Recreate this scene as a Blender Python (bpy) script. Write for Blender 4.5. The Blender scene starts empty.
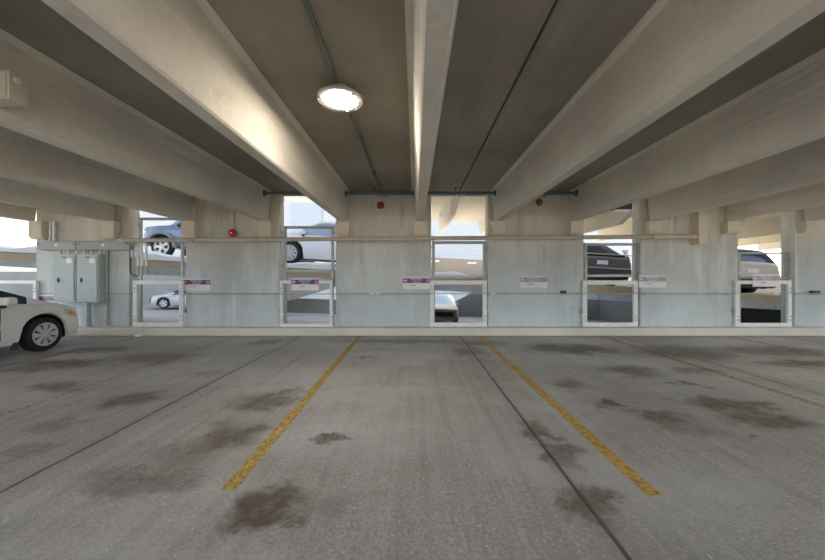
import bpy, bmesh, math, random
from mathutils import Vector, Matrix
random.seed(7)
PI = math.pi
scene = bpy.context.scene
COL = scene.collection
F, HC = 330.0, 1.34                     # focal length in pixels of the 825 wide frame, eye height
WY, WB = 7.75, 8.05                     # front and back plane of the light wall

def PX(px, Y): return (px - 415.0) * Y / F
def PZ(py, Y): return HC - (py - 277.0) * Y / F

# ------------------------------------------------------------------ materials
class NT:
    def __init__(self, name):
        self.m = bpy.data.materials.new(name); self.m.use_nodes = True
        self.t = self.m.node_tree; self.n = self.t.nodes; self.l = self.t.links
        self.b = self.n['Principled BSDF']
    def new(self, kind, **kw):
        x = self.n.new(kind)
        for k, v in kw.items(): setattr(x, k, v)
        return x
    def set(self, sock, v):
        if hasattr(v, 'is_output'): self.l.new(v, sock)
        else: sock.default_value = v
    def noise(self, vec, scale, detail=4, rough=.55):
        x = self.new('ShaderNodeTexNoise'); self.l.new(vec, x.inputs['Vector'])
        x.inputs['Scale'].default_value = scale; x.inputs['Detail'].default_value = detail
        x.inputs['Roughness'].default_value = rough
        return x.outputs[0]
    def rng(self, v, a, b, c, d, smooth=False):
        x = self.new('ShaderNodeMapRange'); x.clamp = True
        if smooth: x.interpolation_type = 'SMOOTHSTEP'
        self.set(x.inputs[0], v)
        for i, k in enumerate((a, b, c, d)): x.inputs[i + 1].default_value = k
        return x.outputs[0]
    def math(self, op, a, b=0.0):
        x = self.new('ShaderNodeMath', operation=op); self.set(x.inputs[0], a); self.set(x.inputs[1], b)
        return x.outputs[0]
    def mix(self, f, a, b, mode='MIX'):
        x = self.new('ShaderNodeMix', data_type='RGBA', blend_type=mode)
        self.set(x.inputs[0], f)
        for s, v in ((x.inputs[6], a), (x.inputs[7], b)):
            if hasattr(v, 'is_output'): self.l.new(v, s)
            else: s.default_value = (*v, 1) if len(v) == 3 else v
        return x.outputs[2]
    def obj(self): return self.new('ShaderNodeTexCoord').outputs['Object']
    def map(self, vec, loc=(0, 0, 0), rot=(0, 0, 0), sc=(1, 1, 1), kind='POINT'):
        x = self.new('ShaderNodeMapping', vector_type=kind); self.l.new(vec, x.inputs[0])
        x.inputs[1].default_value = loc; x.inputs[2].default_value = rot; x.inputs[3].default_value = sc
        return x.outputs[0]
    def bump(self, h, strength, dist=.01):
        x = self.new('ShaderNodeBump'); self.l.new(h, x.inputs['Height'])
        x.inputs['Strength'].default_value = strength; x.inputs['Distance'].default_value = dist
        self.l.new(x.outputs[0], self.b.inputs['Normal'])
    def color(self, c): self.set(self.b.inputs['Base Color'], c if hasattr(c, 'is_output') else (*c, 1))

def plain(name, col, rough=.5, metal=0.0, var=.06, scale=6.0, spec=.5):
    t = NT(name); v = t.obj()
    n = t.noise(v, scale, 3)
    f = t.rng(n, .3, .7, 0, 1)
    t.color(t.mix(f, tuple(c * (1 - var) for c in col), tuple(min(1, c * (1 + var)) for c in col)))
    t.b.inputs['Roughness'].default_value = rough; t.b.inputs['Metallic'].default_value = metal
    t.b.inputs['Specular IOR Level'].default_value = spec
    return t.m

def concrete(name, col, var=.14, rough=.85, bump=.25, streak=None, scale=1.0, spec=.35, patch=None):
    t = NT(name); v = t.obj()
    big = t.rng(t.noise(v, .55 * scale, 5, .6), .3, .7, 0, 1)
    c = t.mix(big, tuple(x * (1 - var) for x in col), tuple(min(1, x * (1 + var * .8)) for x in col))
    fine = t.rng(t.noise(v, 26 * scale, 4, .65), .3, .7, .90, 1.07)
    c = t.mix(1.0, c, t.mix(fine, (0, 0, 0), (1, 1, 1)), 'MULTIPLY') if False else t.mix(t.rng(t.noise(v, 26 * scale, 4, .65), .35, .7, 0, .22), c, tuple(x * .72 for x in col))
    if streak:                                            # water marks that ran along one axis
        sv = t.map(v, sc=streak)
        s = t.rng(t.noise(sv, 1.0, 4, .6), .52, .75, 0, .42)
        c = t.mix(s, c, tuple(x * .62 for x in col))
        s2 = t.rng(t.noise(t.map(v, loc=(3, 7, 2), sc=streak), 1.3, 3, .5), .6, .72, 0, .35)
        c = t.mix(s2, c, tuple(min(1, x * 1.35) for x in col))
    if patch:
        pf = t.rng(t.noise(v, 2.2, 5, .7), .58, .72, 0, .5)
        c = t.mix(pf, c, patch)
    t.color(c); t.b.inputs['Roughness'].default_value = rough
    t.b.inputs['Specular IOR Level'].default_value = spec
    t.bump(t.noise(v, 60, 3, .6), bump, .004)
    return t

M_ = {}
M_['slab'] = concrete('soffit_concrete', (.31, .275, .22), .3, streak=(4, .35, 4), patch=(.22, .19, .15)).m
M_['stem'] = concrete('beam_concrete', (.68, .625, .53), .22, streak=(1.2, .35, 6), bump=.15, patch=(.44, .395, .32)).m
M_['corbel'] = concrete('corbel_concrete', (.74, .65, .50), .08).m
M_['curb'] = concrete('curb_concrete', (.70, .67, .60), .16).m
def wall_mat():
    t = concrete('wall_concrete', (.70, .70, .675), .2, streak=(3, 3, .5), patch=(.52, .52, .50))
    col = t.b.inputs['Base Color'].links[0].from_socket
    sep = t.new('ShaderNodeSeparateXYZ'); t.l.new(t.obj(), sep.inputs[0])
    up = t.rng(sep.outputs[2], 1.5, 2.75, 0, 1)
    c = t.mix(1.0, col, t.mix(up, (.92, .975, 1.02), (1.0, .91, .75)), 'MULTIPLY')  # warm lamplight above and cool daylight below, painted into the wall colour
    low = t.rng(sep.outputs[2], .945, .962, 1, 0)        # slightly bluer lower band, up to the cable
    c = t.mix(1.0, c, t.mix(low, (1, 1, 1), (.96, .985, 1.025)), 'MULTIPLY')
    drip = t.rng(t.noise(t.map(t.obj(), sc=(4.5, 1, .5)), 1.0, 6, .7), .54, .70, 0, .55)
    c = t.mix(t.math('MULTIPLY', drip, t.rng(sep.outputs[2], .6, 2.6, .35, 1)), c, (.30, .26, .19))
    spot = t.rng(t.noise(t.obj(), 5.5, 6, .75), .60, .70, 0, .4)
    c = t.mix(spot, c, (.36, .35, .33))
    seam = t.rng(t.math('ABSOLUTE', t.math('SUBTRACT', sep.outputs[2], .952)), .004, .012, .7, 0)
    c = t.mix(seam, c, (.16, .16, .16))
    t.color(c)
    return t.m
M_['wall'] = wall_mat()
M_['jamb'] = plain('pale_paint', (.70, .72, .72), .6)
M_['white_metal'] = plain('white_painted_steel', (.84, .85, .84), .5, var=.08, scale=14)
M_['grey_metal'] = plain('galvanised_steel', (.46, .47, .46), .5, .3, var=.12, scale=10)
M_['box_grey'] = plain('grey_enamel', (.44, .50, .51), .45, var=.05)
M_['trough'] = plain('grey_trough_paint', (.36, .375, .36), .5)
M_['pipe'] = plain('tan_pipe_paint', (.58, .50, .38), .55, var=.1, scale=3)
M_['green_pipe'] = plain('dark_green_conduit', (.13, .17, .15), .5)
M_['blue_pipe'] = plain('dark_blue_sprinkler_pipe', (.09, .13, .16), .45)
M_['black'] = plain('black_plastic', (.02, .02, .022), .5)
M_['dark'] = plain('dark_grey_plastic', (.06, .06, .06), .6)
M_['white'] = plain('white_plastic', (.80, .80, .78), .5)
M_['red'] = plain('red_enamel', (.55, .03, .02), .4)
M_['dullred'] = plain('dull_red_enamel', (.33, .07, .035), .6)
M_['beige'] = plain('beige_enamel', (.62, .56, .43), .5)
M_['tire'] = plain('tyre_rubber', (.022, .022, .022), .85)
M_['alloy'] = plain('silver_wheel_paint', (.62, .64, .66), .35, .35)
M_['glass'] = plain('dark_car_glass', (.03, .045, .09), .08, var=.02, spec=.4)
M_['teal_glass'] = plain('teal_car_glass', (.34, .50, .52), .12, var=.02, spec=.6)
M_['pale_glass'] = plain('painted_sky_car_glass', (.30, .35, .42), .1, var=.02, spec=.8)  # sky reflection put into the base colour of the glass
M_['amber'] = plain('amber_lens', (.9, .42, .04), .25)
M_['lens'] = plain('clear_lamp_lens', (.62, .62, .60), .15)
M_['tail'] = plain('red_lens', (.35, .01, .01), .25)
M_['chrome'] = plain('bright_metal', (.7, .7, .7), .25, .7)
M_['snow'] = plain('packed_snow', (.80, .82, .85), .8, var=.05, scale=3)
M_['tan_band'] = concrete('tan_edge_beam', (.62, .52, .37), .1).m
M_['pale_band'] = plain('pale_blue_steel_band', (.56, .62, .66), .6)
M_['deck'] = concrete('ramp_concrete', (.52, .50, .45), .12).m
M_['cream'] = concrete('cream_soffit', (.68, .63, .53), .08).m
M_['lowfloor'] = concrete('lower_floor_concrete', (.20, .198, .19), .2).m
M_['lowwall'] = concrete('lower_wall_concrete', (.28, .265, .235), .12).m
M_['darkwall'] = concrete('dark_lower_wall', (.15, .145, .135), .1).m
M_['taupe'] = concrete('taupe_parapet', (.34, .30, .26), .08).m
M_['ground'] = concrete('outer_ground', (.45, .44, .42), .1).m
def paint(name, c, r=.3):
    m = plain(name, c, r, var=.01)
    m.node_tree.nodes['Principled BSDF'].inputs['Coat Weight'].default_value = .4
    return m
M_['car_white'] = paint('white_car_paint', (.88, .89, .90))
M_['car_blue'] = paint('pale_blue_car_paint', (.17, .24, .36))
M_['car_silver'] = paint('silver_car_paint', (.50, .52, .54))
M_['car_dark'] = paint('charcoal_car_paint', (.10, .095, .09))
M_['car_tan'] = paint('brown_car_paint', (.42, .36, .28))
M_['car_cream'] = paint('cream_car_paint', (.58, .54, .45))
M_['purple'] = plain('purple_print', (.11, .035, .19), .35)
M_['magenta'] = plain('magenta_print', (.42, .03, .22), .35)
M_['purple_pale'] = plain('pale_lilac_print', (.40, .36, .50), .4)  # paler print colours, mainly for the right-hand signs
M_['magenta_pale'] = plain('pale_pink_print', (.58, .34, .46), .4)
M_['sign_white'] = plain('white_sign_face', (.82, .81, .82), .35)
M_['ink'] = plain('grey_print', (.25, .25, .27), .5)
def siding(name, col, period, dark):
    t = NT(name); sep = t.new('ShaderNodeSeparateXYZ'); t.l.new(t.obj(), sep.inputs[0])
    fr = t.math('FRACT', t.math('DIVIDE', sep.outputs[2], period))
    f = t.rng(fr, 0, .12, 1, 0)
    t.color(t.mix(f, col, tuple(c * dark for c in col))); t.b.inputs['Roughness'].default_value = .7
    return t.m
M_['siding'] = siding('white_siding', (.62, .61, .59), .45, .85)
M_['panel'] = siding('pale_blue_rectangle', (.52, .535, .56), .5, .94)
def emit(name, c, s):
    t = NT(name); t.color((.9, .9, .88))
    t.b.inputs['Emission Color'].default_value = (*c, 1); t.b.inputs['Emission Strength'].default_value = s
    return t.m
LAMP = 50.0
M_['lamp'] = emit('lit_lamp_lens', (1, .90, .77), LAMP)

# floor with its stains, joints, broom marks
STAINS = [  # px, py, half width, half height, strength (read off the floor of the photograph)
 (262,510,38,24,.85),(232,436,36,17,.6),(262,402,32,9,.55),(285,393,16,5,.5),(140,482,50,18,.42),(190,455,40,16,.35),
 (127,400,30,9,.6),(53,386,32,5,.55),(153,358,46,7,.6),(60,364,46,4,.7),(60,424,26,7,.35),(320,442,17,5,.65),(25,452,26,7,.3),
 (539,431,16,8,.85),(562,452,22,13,.6),(588,502,30,18,.85),(570,384,20,7,.5),(611,406,15,6,.75),(572,349,52,5,.75),(544,347,22,4,.8),
 (632,371,26,7,.65),(683,352,52,8,.65),(722,404,38,9,.85),(768,420,44,11,.8),(756,404,20,5,.7),(664,418,28,9,.6),(680,425,34,11,.35),
 (771,351,60,6,.6),(812,364,52,5,.65),(467,351,18,6,.6),(745,433,6,3,.7),(683,383,12,3,.6),(330,500,30,12,.2),(100,350,30,4,.5),
 (20,370,30,4,.5),(270,342,16,3,.5),(362,357,8,2,.5),(405,341,60,2.5,.5),(700,372,20,4,.4),(210,372,18,4,.3),(480,343,26,3,.5),(796,330,20,3,.3)]
def floor_mat():
    t = NT('parking_floor_concrete'); v = t.obj()
    base = (.43, .42, .39)
    big = t.rng(t.noise(v, .45, 5, .65), .3, .7, 0, 1)
    c = t.mix(big, (.33, .325, .31), (.49, .485, .475))
    # broom / tyre marks running towards the wall
    br = t.rng(t.noise(t.map(v, sc=(22, .5, 1)), 1.0, 4, .6), .42, .72, 0, .5)
    c = t.mix(br, c, (.58, .57, .55))
    br2 = t.rng(t.noise(t.map(v, loc=(9, 3, 0), sc=(9, .3, 1)), 1.0, 3, .6), .48, .72, 0, .5)
    c = t.mix(br2, c, (.22, .21, .19))
    mot = t.rng(t.noise(v, 6, 6, .75), .5, .72, 0, .45)
    c = t.mix(mot, c, (.22, .21, .195))
    grit = t.rng(t.noise(v, 42, 4, .75), .42, .62, 0, 1)
    c = t.mix(t.math('MULTIPLY', grit, .62), c, (.20, .19, .175))
    salt = t.rng(t.noise(v, 30, 2, .5), .68, .72, 0, .75)
    c = t.mix(salt, c, (.72, .71, .68))
    # paler bluish film in patches
    film = t.rng(t.noise(t.map(v, loc=(4, 1, 0), sc=(.5, .8, 1)), 1.0, 5, .65), .46, .66, 0, .5)
    c = t.mix(film, c, (.58, .59, .61))
    # stains
    wv = t.new('ShaderNodeVectorMath', operation='ADD'); t.l.new(v, wv.inputs[0])
    nz = t.new('ShaderNodeTexNoise'); t.l.new(v, nz.inputs['Vector']); nz.inputs['Scale'].default_value = 2.6; nz.inputs['Detail'].default_value = 8; nz.inputs['Roughness'].default_value = .68
    sc = t.new('ShaderNodeVectorMath', operation='MULTIPLY_ADD'); t.l.new(nz.outputs[1], sc.inputs[0])
    sc.inputs[1].default_value = (.9, .9, 0); sc.inputs[2].default_value = (-.45, -.45, 0)
    t.l.new(sc.outputs[0], wv.inputs[1]); w = wv.outputs[0]
    acc = None
    for px, py, rx, ry, s in STAINS:
        s = min(1.0, s * 1.45)
        Y = F * HC / (py - 277.0); X = PX(px, Y)
        ax = max(rx * Y / F, .05); ay = max(min(Y * Y / (F * HC) * ry, 1.1), .05)
        d = t.new('ShaderNodeVectorMath', operation='LENGTH')
        t.l.new(t.map(w, loc=(X, Y, 0), sc=(ax, ay, 1e3), kind='TEXTURE'), d.inputs[0])
        k = t.rng(d.outputs['Value'], .35, 1.35, s, 0, True)
        acc = k if acc is None else t.math('MAXIMUM', acc, k)
    acc = t.math('MULTIPLY', acc, t.rng(t.noise(v, 9, 6, .75), .3, .62, .55, 1.1)); acc = t.math('MINIMUM', acc, .95)
    c = t.mix(acc, c, (.095, .064, .040))
    # drive joints between the precast floor units
    sep = t.new('ShaderNodeSeparateXYZ'); t.l.new(v, sep.inputs[0])
    xw = t.math('ADD', sep.outputs[0], t.math('MULTIPLY', t.math('SUBTRACT', t.noise(v, 1.5, 3), .5), .02))
    jx = t.math('ABSOLUTE', t.math('SUBTRACT', t.math('FRACT', t.math('DIVIDE', t.math('ADD', xw, 22.38), 3.6)), .5))
    j = t.math('MULTIPLY', t.rng(jx, .0016, .0042, 1.0, 0), t.rng(t.noise(v, 3, 4, .7), .3, .6, .6, 1))
    halo = t.rng(jx, .004, .05, .35, 0)
    c = t.mix(halo, c, (.25, .235, .21)); c = t.mix(j, c, (.06, .055, .05))
    # darker, uneven strip at the foot of the curb
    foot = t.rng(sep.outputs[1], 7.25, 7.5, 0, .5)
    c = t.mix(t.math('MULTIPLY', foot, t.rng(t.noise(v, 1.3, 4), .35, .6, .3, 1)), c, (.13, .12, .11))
    t.color(c)
    r = t.rng(t.noise(v, .8, 4), .3, .7, .34, .6)
    t.set(t.b.inputs['Roughness'], r)
    t.bump(t.math('ADD', t.noise(v, 55, 4, .7), t.math('MULTIPLY', j, -2.0)), .8, .02)
    return t.m
M_['floor'] = floor_mat()
def line_mat(wear):
    t = NT('worn_yellow_paint'); v = t.obj()
    c = t.mix(t.rng(t.noise(v, 18, 4), .35, .7, 0, 1), (.62, .40, .08), (.42, .30, .12)); t.color(c)
    t.b.inputs['Roughness'].default_value = .7
    a = t.rng(t.noise(v, 30, 5, .75), wear - .07, wear + .09, 0, 1)
    b = t.rng(t.noise(v, 2.0, 3, .6), .25, .75, -.25, .25)
    a = t.math('ADD', a, b); t.set(t.b.inputs['Alpha'], t.math('MINIMUM', t.math('MAXIMUM', a, 0.), 1.))
    t.b.inputs['Alpha'].links[0].to_socket
    return t.m

# ------------------------------------------------------------------ mesh builder
class MB:
    def __init__(self): self.v = []; self.f = []
    def add(self, vs, fs):
        o = len(self.v); self.v += [Vector(p) for p in vs]; self.f += [tuple(i + o for i in f) for f in fs]; return self
    def box(self, x0, x1, y0, y1, z0, z1):
        return self.add([(x, y, z) for x in (x0, x1) for y in (y0, y1) for z in (z0, z1)],
                        [(0, 1, 3, 2), (4, 6, 7, 5), (0, 4, 5, 1), (2, 3, 7, 6), (0, 2, 6, 4), (1, 5, 7, 3)])
    def prism(self, poly, axis, a, b):
        def mk(p, d): return {'x': (d, p[0], p[1]), 'y': (p[0], d, p[1]), 'z': (p[0], p[1], d)}[axis]
        n = len(poly)
        return self.add([mk(p, a) for p in poly] + [mk(p, b) for p in poly],
                        [tuple(range(n)), tuple(range(2 * n - 1, n - 1, -1))] + [(i, (i + 1) % n, n + (i + 1) % n, n + i) for i in range(n)])
    def tube(self, pts, r, seg=12):
        pts = [Vector(p) for p in pts]; rings = []; prev = None
        for i, p in enumerate(pts):
            d = (pts[min(i + 1, len(pts) - 1)] - pts[max(i - 1, 0)]).normalized()
            a = prev if prev is not None else (Vector((0, 0, 1)) if abs(d.z) < .9 else Vector((1, 0, 0)))
            u = (a - d * a.dot(d)).normalized(); w = d.cross(u); prev = u
            rings.append([p + (u * math.cos(2 * PI * k / seg) + w * math.sin(2 * PI * k / seg)) * r for k in range(seg)])
        vs = [q for ring in rings for q in ring]; fs = []
        for i in range(len(rings) - 1):
            for k in range(seg): fs.append((i * seg + k, i * seg + (k + 1) % seg, (i + 1) * seg + (k + 1) % seg, (i + 1) * seg + k))
        fs += [tuple(range(seg - 1, -1, -1)), tuple((len(rings) - 1) * seg + k for k in range(seg))]
        return self.add(vs, fs)
    def lathe(self, prof, axis, o, seg=32):          # prof: (radius, height along axis)
        o = Vector(o); vs = []; fs = []
        for r, h in prof:
            for k in range(seg):
                c, s = r * math.cos(2 * PI * k / seg), r * math.sin(2 * PI * k / seg)
                vs.append(o + Vector({'x': (h, c, s), 'y': (c, h, s), 'z': (c, s, h)}[axis]))
        for i in range(len(prof) - 1):
            for k in range(seg): fs.append((i * seg + k, i * seg + (k + 1) % seg, (i + 1) * seg + (k + 1) % seg, (i + 1) * seg + k))
        fs += [tuple(range(seg)), tuple((len(prof) - 1) * seg + k for k in range(seg))]
        return self.add(vs, fs)
    def build(self, name, mat, parent=None, bevel=0, smooth=False, local=False):
        off = Vector((0, 0, 0))
        if parent is not None and not local:
            q = parent
            while q is not None: off += q.location; q = q.parent
        me = bpy.data.meshes.new(name)
        me.from_pydata([tuple(p - off) for p in self.v], [], self.f)
        bm = bmesh.new(); bm.from_mesh(me)
        bmesh.ops.remove_doubles(bm, verts=bm.verts, dist=1e-6)
        bmesh.ops.recalc_face_normals(bm, faces=bm.faces)
        bm.to_mesh(me); bm.free()
        me.materials.append(M_[mat] if isinstance(mat, str) else mat)
        o = bpy.data.objects.new(name, me); COL.objects.link(o)
        if parent is not None: o.parent = parent
        if smooth:
            for p in me.polygons: p.use_smooth = True
            me.set_sharp_from_angle(angle=math.radians(42))
        if bevel:
            b = o.modifiers.new('bevel', 'BEVEL'); b.width = bevel; b.segments = 2; b.limit_method = 'ANGLE'; b.angle_limit = .6
        return o

def tag(o, label, cat, group=None):
    o['label'] = label; o['category'] = cat
    if group: o['group'] = group
    return o
def thing(name, label, cat, loc, rot=(0, 0, 0), group=None):
    o = bpy.data.objects.new(name, None); o.empty_display_size = .1; COL.objects.link(o)
    o.location = loc; o.rotation_euler = rot
    return tag(o, label, cat, group)
def struct(o): o['kind'] = 'structure'; return o
def copy_tree(o, parent=None):
    c = o.copy(); COL.objects.link(c)
    if parent is not None: c.parent = parent
    for ch in list(o.children): copy_tree(ch, c)
    return c

# ------------------------------------------------------------------ the garage shell
X0, X1, YB = -12.6, 17.6, -5.0
struct(MB().box(X0, X1, YB, WB, -.30, 0).build('floor', 'floor'))
ZS, ZB = 3.31, 2.63                     # slab underside, beam underside
# ceiling: precast units 3.6 m wide with a narrow joint between
mb = MB(); k = 0; x = 1.02 - 3.6 * 6
while x < X1:
    a, b = max(x + .012, X0), min(x + 3.6 - .012, X1)
    if b > a:
        mb.prism([(a, ZS + .012), (a + .02, ZS), (b - .02, ZS), (b, ZS + .012), (b, ZS + .12), (a, ZS + .12)], 'y', YB, WB)
    x += 3.6
mb.box(X0, X1, YB, WB, ZS + .10, ZS + .22)
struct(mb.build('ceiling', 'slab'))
for k in range(-9, 10):
    c = .12 + 1.8 * k
    if not X0 + .2 < c < X1 - .2: continue
    b, t_ = .08, .15
    pr = [(c - b + .015, ZB), (c + b - .015, ZB), (c + b, ZB + .02), (c + t_, ZS - .05), (c + t_ + .045, ZS), (c - t_ - .045, ZS), (c - t_, ZS - .05), (c - b, ZB + .02)]
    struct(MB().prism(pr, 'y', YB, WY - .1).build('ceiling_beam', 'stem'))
# light wall: solid panels with full-height openings between them
OPEN_L = [-20.5, 129, 279, 431, 583.5, 738]
OW = 57.0
edges = [(PX(p, WY), PX(p + OW, WY)) for p in OPEN_L]
step = 153.3
xs = [(PX(OPEN_L[0] - step * 1, WY), PX(OPEN_L[0] - step + OW, WY))] + edges + [(PX(738 + step, WY), PX(738 + step + OW, WY))]
prev = X0
for a, b in xs + [(X1, None)]:
    struct(MB().box(prev, a, WY, WB, 0, ZS).build('wall_front', 'wall'))
    prev = b
struct(MB().box(X0, X1, 7.5, WB, 0, .18).build('trim_curb', 'curb', bevel=.015))
for k in range(-9, 10):
    c = .13 + 1.8 * k
    if not X0 + .3 < c < X1 - .3: continue
    # keep each corbel on the panel beside its opening
    for a, b in xs:
        if a - .02 < c + .15 and c - .15 < b + .02:
            c = a - .165 if c < (a + b) / 2 else b + .165
    z0 = PZ(236, 7.6) + .008 * (c)
    struct(MB().prism([(7.57, z0 + .06), (7.62, z0), (WY, z0), (WY, ZB), (7.57, ZB)], 'x', c - .15, c + .15).build('corbel', 'corbel', bevel=.008))
struct(MB().box(PX(699, 7.5), PX(708, 7.5), 7.5, WY, PZ(244, 7.5), PZ(208, 7.5)).build('pilaster', 'corbel', bevel=.006))

# ------------------------------------------------------------------ painted bay lines
def bay_line(x, y0, label, wear, dx=0):
    o = MB().prism([(x - .048, 7.42), (x + .048, 7.42), (x + dx + .048, y0), (x + dx - .048, y0)], 'z', .0005, .003).build('parking_line', line_mat(wear))
    tag(o, label, 'parking line', 'painted bay lines on the floor')
bay_line(-1.25, 2.08, 'bright yellow bay line left of the middle bay, below the ceiling lamp', .45, .075)
bay_line(1.45, 2.02, 'bright yellow bay line right of the middle bay, towards the pale middle sign', .42, .02)
bay_line(4.23, 3.2, 'worn yellow bay line running to the wall left of the fourth framed opening', .55)
bay_line(-4.0, 2.7, 'worn yellow bay line ending at the wall between the two left signs', .60)
bay_line(7.05, 4.2, 'faint yellow bay line at far right, starting below the rightmost sign', .53)

# ------------------------------------------------------------------ wall fittings
def frame_bars(mb, x0, x1, z0, z1, y0, y1, w):
    mb.box(x0, x1, y0, y1, z0, z0 + w); mb.box(x0, x1, y0, y1, z1 - w, z1)
    return mb
def lower_frame(px0, px1, w, label):
    y0, y1 = 7.66, 7.72
    x0, x1 = PX(px0, y0), PX(px1, y0); z0, z1 = .185, PZ(280.5, y0)
    t = thing('guard_railing', label, 'railing', ((x0 + x1) / 2, (y0 + y1) / 2, .18), group='white guard frames in the wall openings')
    MB().box(x0, x1, y0, y1, z1 - w, z1).build('top_rail', 'white_metal', t, .006)
    MB().box(x0, x1, y0, y1, z0, z0 + w).build('bottom_rail', 'white_metal', t, .006)
    for a in (x0, x1 - w):
        p = MB().box(a, a + w, y0, y1, z0 + w, z1 - w).build('post', 'white_metal', t, .006)
        for z in (.34, .42, 1.0, 1.08):
            MB().lathe([(.012, 0), (.012, -.012)], 'y', (a + w / 2, y0, z), 8).build('bolt', 'dark', p)
    # wedge plate that ties the frame back to the wall edge
    MB().box(x0 - .03, x0, y0 + .02, WY, .5, .58).build('wall_bracket', 'grey_metal', t)
    MB().box(x1, x1 + .03, y0 + .02, WY, .5, .58).build('wall_bracket', 'grey_metal', t)
    return t
lower_frame(-22, 36, .075, 'white steel guard frame low in the far left opening, behind the white car')
lower_frame(132.5, 183, .095, 'white steel guard frame low in the opening right of the grey cabinets')
lower_frame(279.5, 332.5, .07, 'white steel guard frame with a purple sign hung on its top rail, left of centre')
lower_frame(430, 487, .095, 'white steel guard frame low in the centre opening, brown pickup behind it')
lower_frame(583, 638, .095, 'white steel guard frame low in the opening right of the pale middle sign')
lower_frame(736, 792, .085, 'white steel guard frame at far right with a pale sign on its top rail')

def upper_frame(px0, px1, py0, py1, w, label, mat='grey_metal'):
    y0, y1 = 7.86, 7.92
    x0, x1 = PX(px0, y0), PX(px1, y0); z1, z0 = PZ(py0, y0), PZ(py1, y0)
    t = thing('tall_railing', label, 'railing', ((x0 + x1) / 2, (y0 + y1) / 2, z0), group='tall rail frames set back in the wall openings')
    MB().box(x0, x1, y0, y1, z1 - w, z1).build('top_rail', mat, t, .006)
    MB().box(x0, x1, y0, y1, z0, z0 + w).build('bottom_rail', mat, t, .006)
    for a in (x0, x1 - w):
        MB().box(a, a + w, y0 + .003, y1 - .003, .18, z1 - .005).build('post', mat, t, .006)
    for a, s in ((x0, -1), (x1, 1)):
        for z in (z1 - .15, z0 + .15):
            e = PX(OPEN_L[0], WY)
            MB().box(min(a, a + s * .05), max(a, a + s * .05), y0 + .01, y1 - .01, z - .03, z + .03).build('lug', mat, t)
    return t
upper_frame(138.5, 183, 217.5, 283, .06, 'grey rail frame around the blue off-roader in the upper opening right of the cabinets')
upper_frame(283.5, 333.5, 226, 272, .06, 'grey rail frame across the white building in the upper opening left of centre')
upper_frame(432, 486, 241, 278.5, .07, 'grey rail frame above the centre guard frame, under the soffit view')
upper_frame(585, 636, 243, 277, .06, 'grey rail frame before the charcoal sedan in the upper opening')
upper_frame(739, 789, 252, 279, .05, 'grey rail frame in front of the cream car at far right')

# long tan pipe on the wall
t = thing('wall_pipe', 'long tan pipe running level along the wall above the signs', 'pipe', (PX(400, 7.5), 7.62, 2.2))
ya = 7.5
pts = [(PX(118, ya), ya, 2.17), (PX(415, ya), ya, 2.215), (PX(690, ya), ya, 2.26), (PX(695, ya), ya, 2.265), (PX(698, ya), ya + .06, 2.265), (PX(698, ya), WY, 2.265)]
MB().tube(pts, .048, 14).build('pipe', 'pipe', t, smooth=True)
for p in (124, 193, 268, 339, 433, 494, 575, 652):
    X = PX(p, ya); z = 2.17 + (p - 118) * .095 / 577
    MB().box(X - .02, X + .02, ya + .03, WY, z - .03, z + .03).box(X - .02, X + .02, ya - .055, ya + .04, z - .058, z - .045).box(X - .02, X + .02, ya - .058, ya - .046, z - .058, z + .055).build('bracket', 'pipe' if p != 124 else 'grey_metal', t)

# grey wire trough in two lengths above the cabinets
tr = None
for i, (a, b, lab) in enumerate(((37, 76, 'left length of the grey wiring trough above the cabinets'), (76.4, 130, 'right length of the grey wiring trough above the cabinets'))):
    y0 = 7.58; xa, xb = PX(a, y0), PX(b, y0); za, zb = PZ(250, y0), PZ(241, y0)
    t = thing('wiring_trough', lab, 'trough', ((xa + xb) / 2, WY, za), group='wiring trough over the electrical cabinets')
    MB().box(xa + .004, xb - .004, y0, WY, za, zb).build('body', 'trough', t, .008)
    MB().box(xa + .01, xb - .01, y0 - .008, y0, za + .012, zb - .012).build('cover', 'trough', t, .004)
    for q in (.05, .95): MB().lathe([(.014, 0), (.014, -.01)], 'y', (xa + (xb - xa) * q, y0 - .008, (za + zb) / 2 + .03), 10).build('screw', 'dark', t)
    MB().box(xa + (xb - xa) * .5 - .04, xa + (xb - xa) * .5 + .03, y0 - .011, y0 - .008, (za + zb) / 2 - .02, (za + zb) / 2 + .04).build('sticker', 'white', t)
# cabinets
def cabinet(px0, px1, label):
    y0 = 7.53; xa, xb = PX(px0, y0), PX(px1, y0); za, zb = PZ(302.5, y0), PZ(254, y0)
    t = thing('electrical_cabinet', label, 'cabinet', ((xa + xb) / 2, WY, za), group='grey electrical cabinets on the wall')
    MB().box(xa, xb, y0, WY - .003, za, zb).build('body', 'box_grey', t, .008)
    d = MB().box(xa + .03, xb - .03, y0 - .016, y0, za + .04, zb - .04).build('door', 'box_grey', t, .006)
    hx = xa + (xb - xa) * .26; hz = za + (zb - za) * .46
    MB().box(hx - .018, hx + .018, y0 - .034, y0 - .016, hz - .05, hz + .05).build('latch', 'black', d, .004)
    MB().box(xa + (xb - xa) * .60, xa + (xb - xa) * .84, y0 - .0185, y0 - .016, zb - .21, zb - .1).build('notice', 'sign_white', d)
    MB().box(xa + (xb - xa) * .42, xa + (xb - xa) * .62, y0 - .0185, y0 - .016, zb - .085, zb - .065).build('nameplate', 'black', d)
    for z in (za + .2, zb - .2): MB().tube([(xb - .026, y0 - .012, z - .04), (xb - .026, y0 - .012, z + .04)], .01, 8).build('hinge', 'box_grey', d)
cabinet(53.5, 75.8, 'grey electrical cabinet nearer the white car, left of the pair')
cabinet(76.5, 98.8, 'grey electrical cabinet standing over the floor post, right of the pair')
y0 = 7.62
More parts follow.
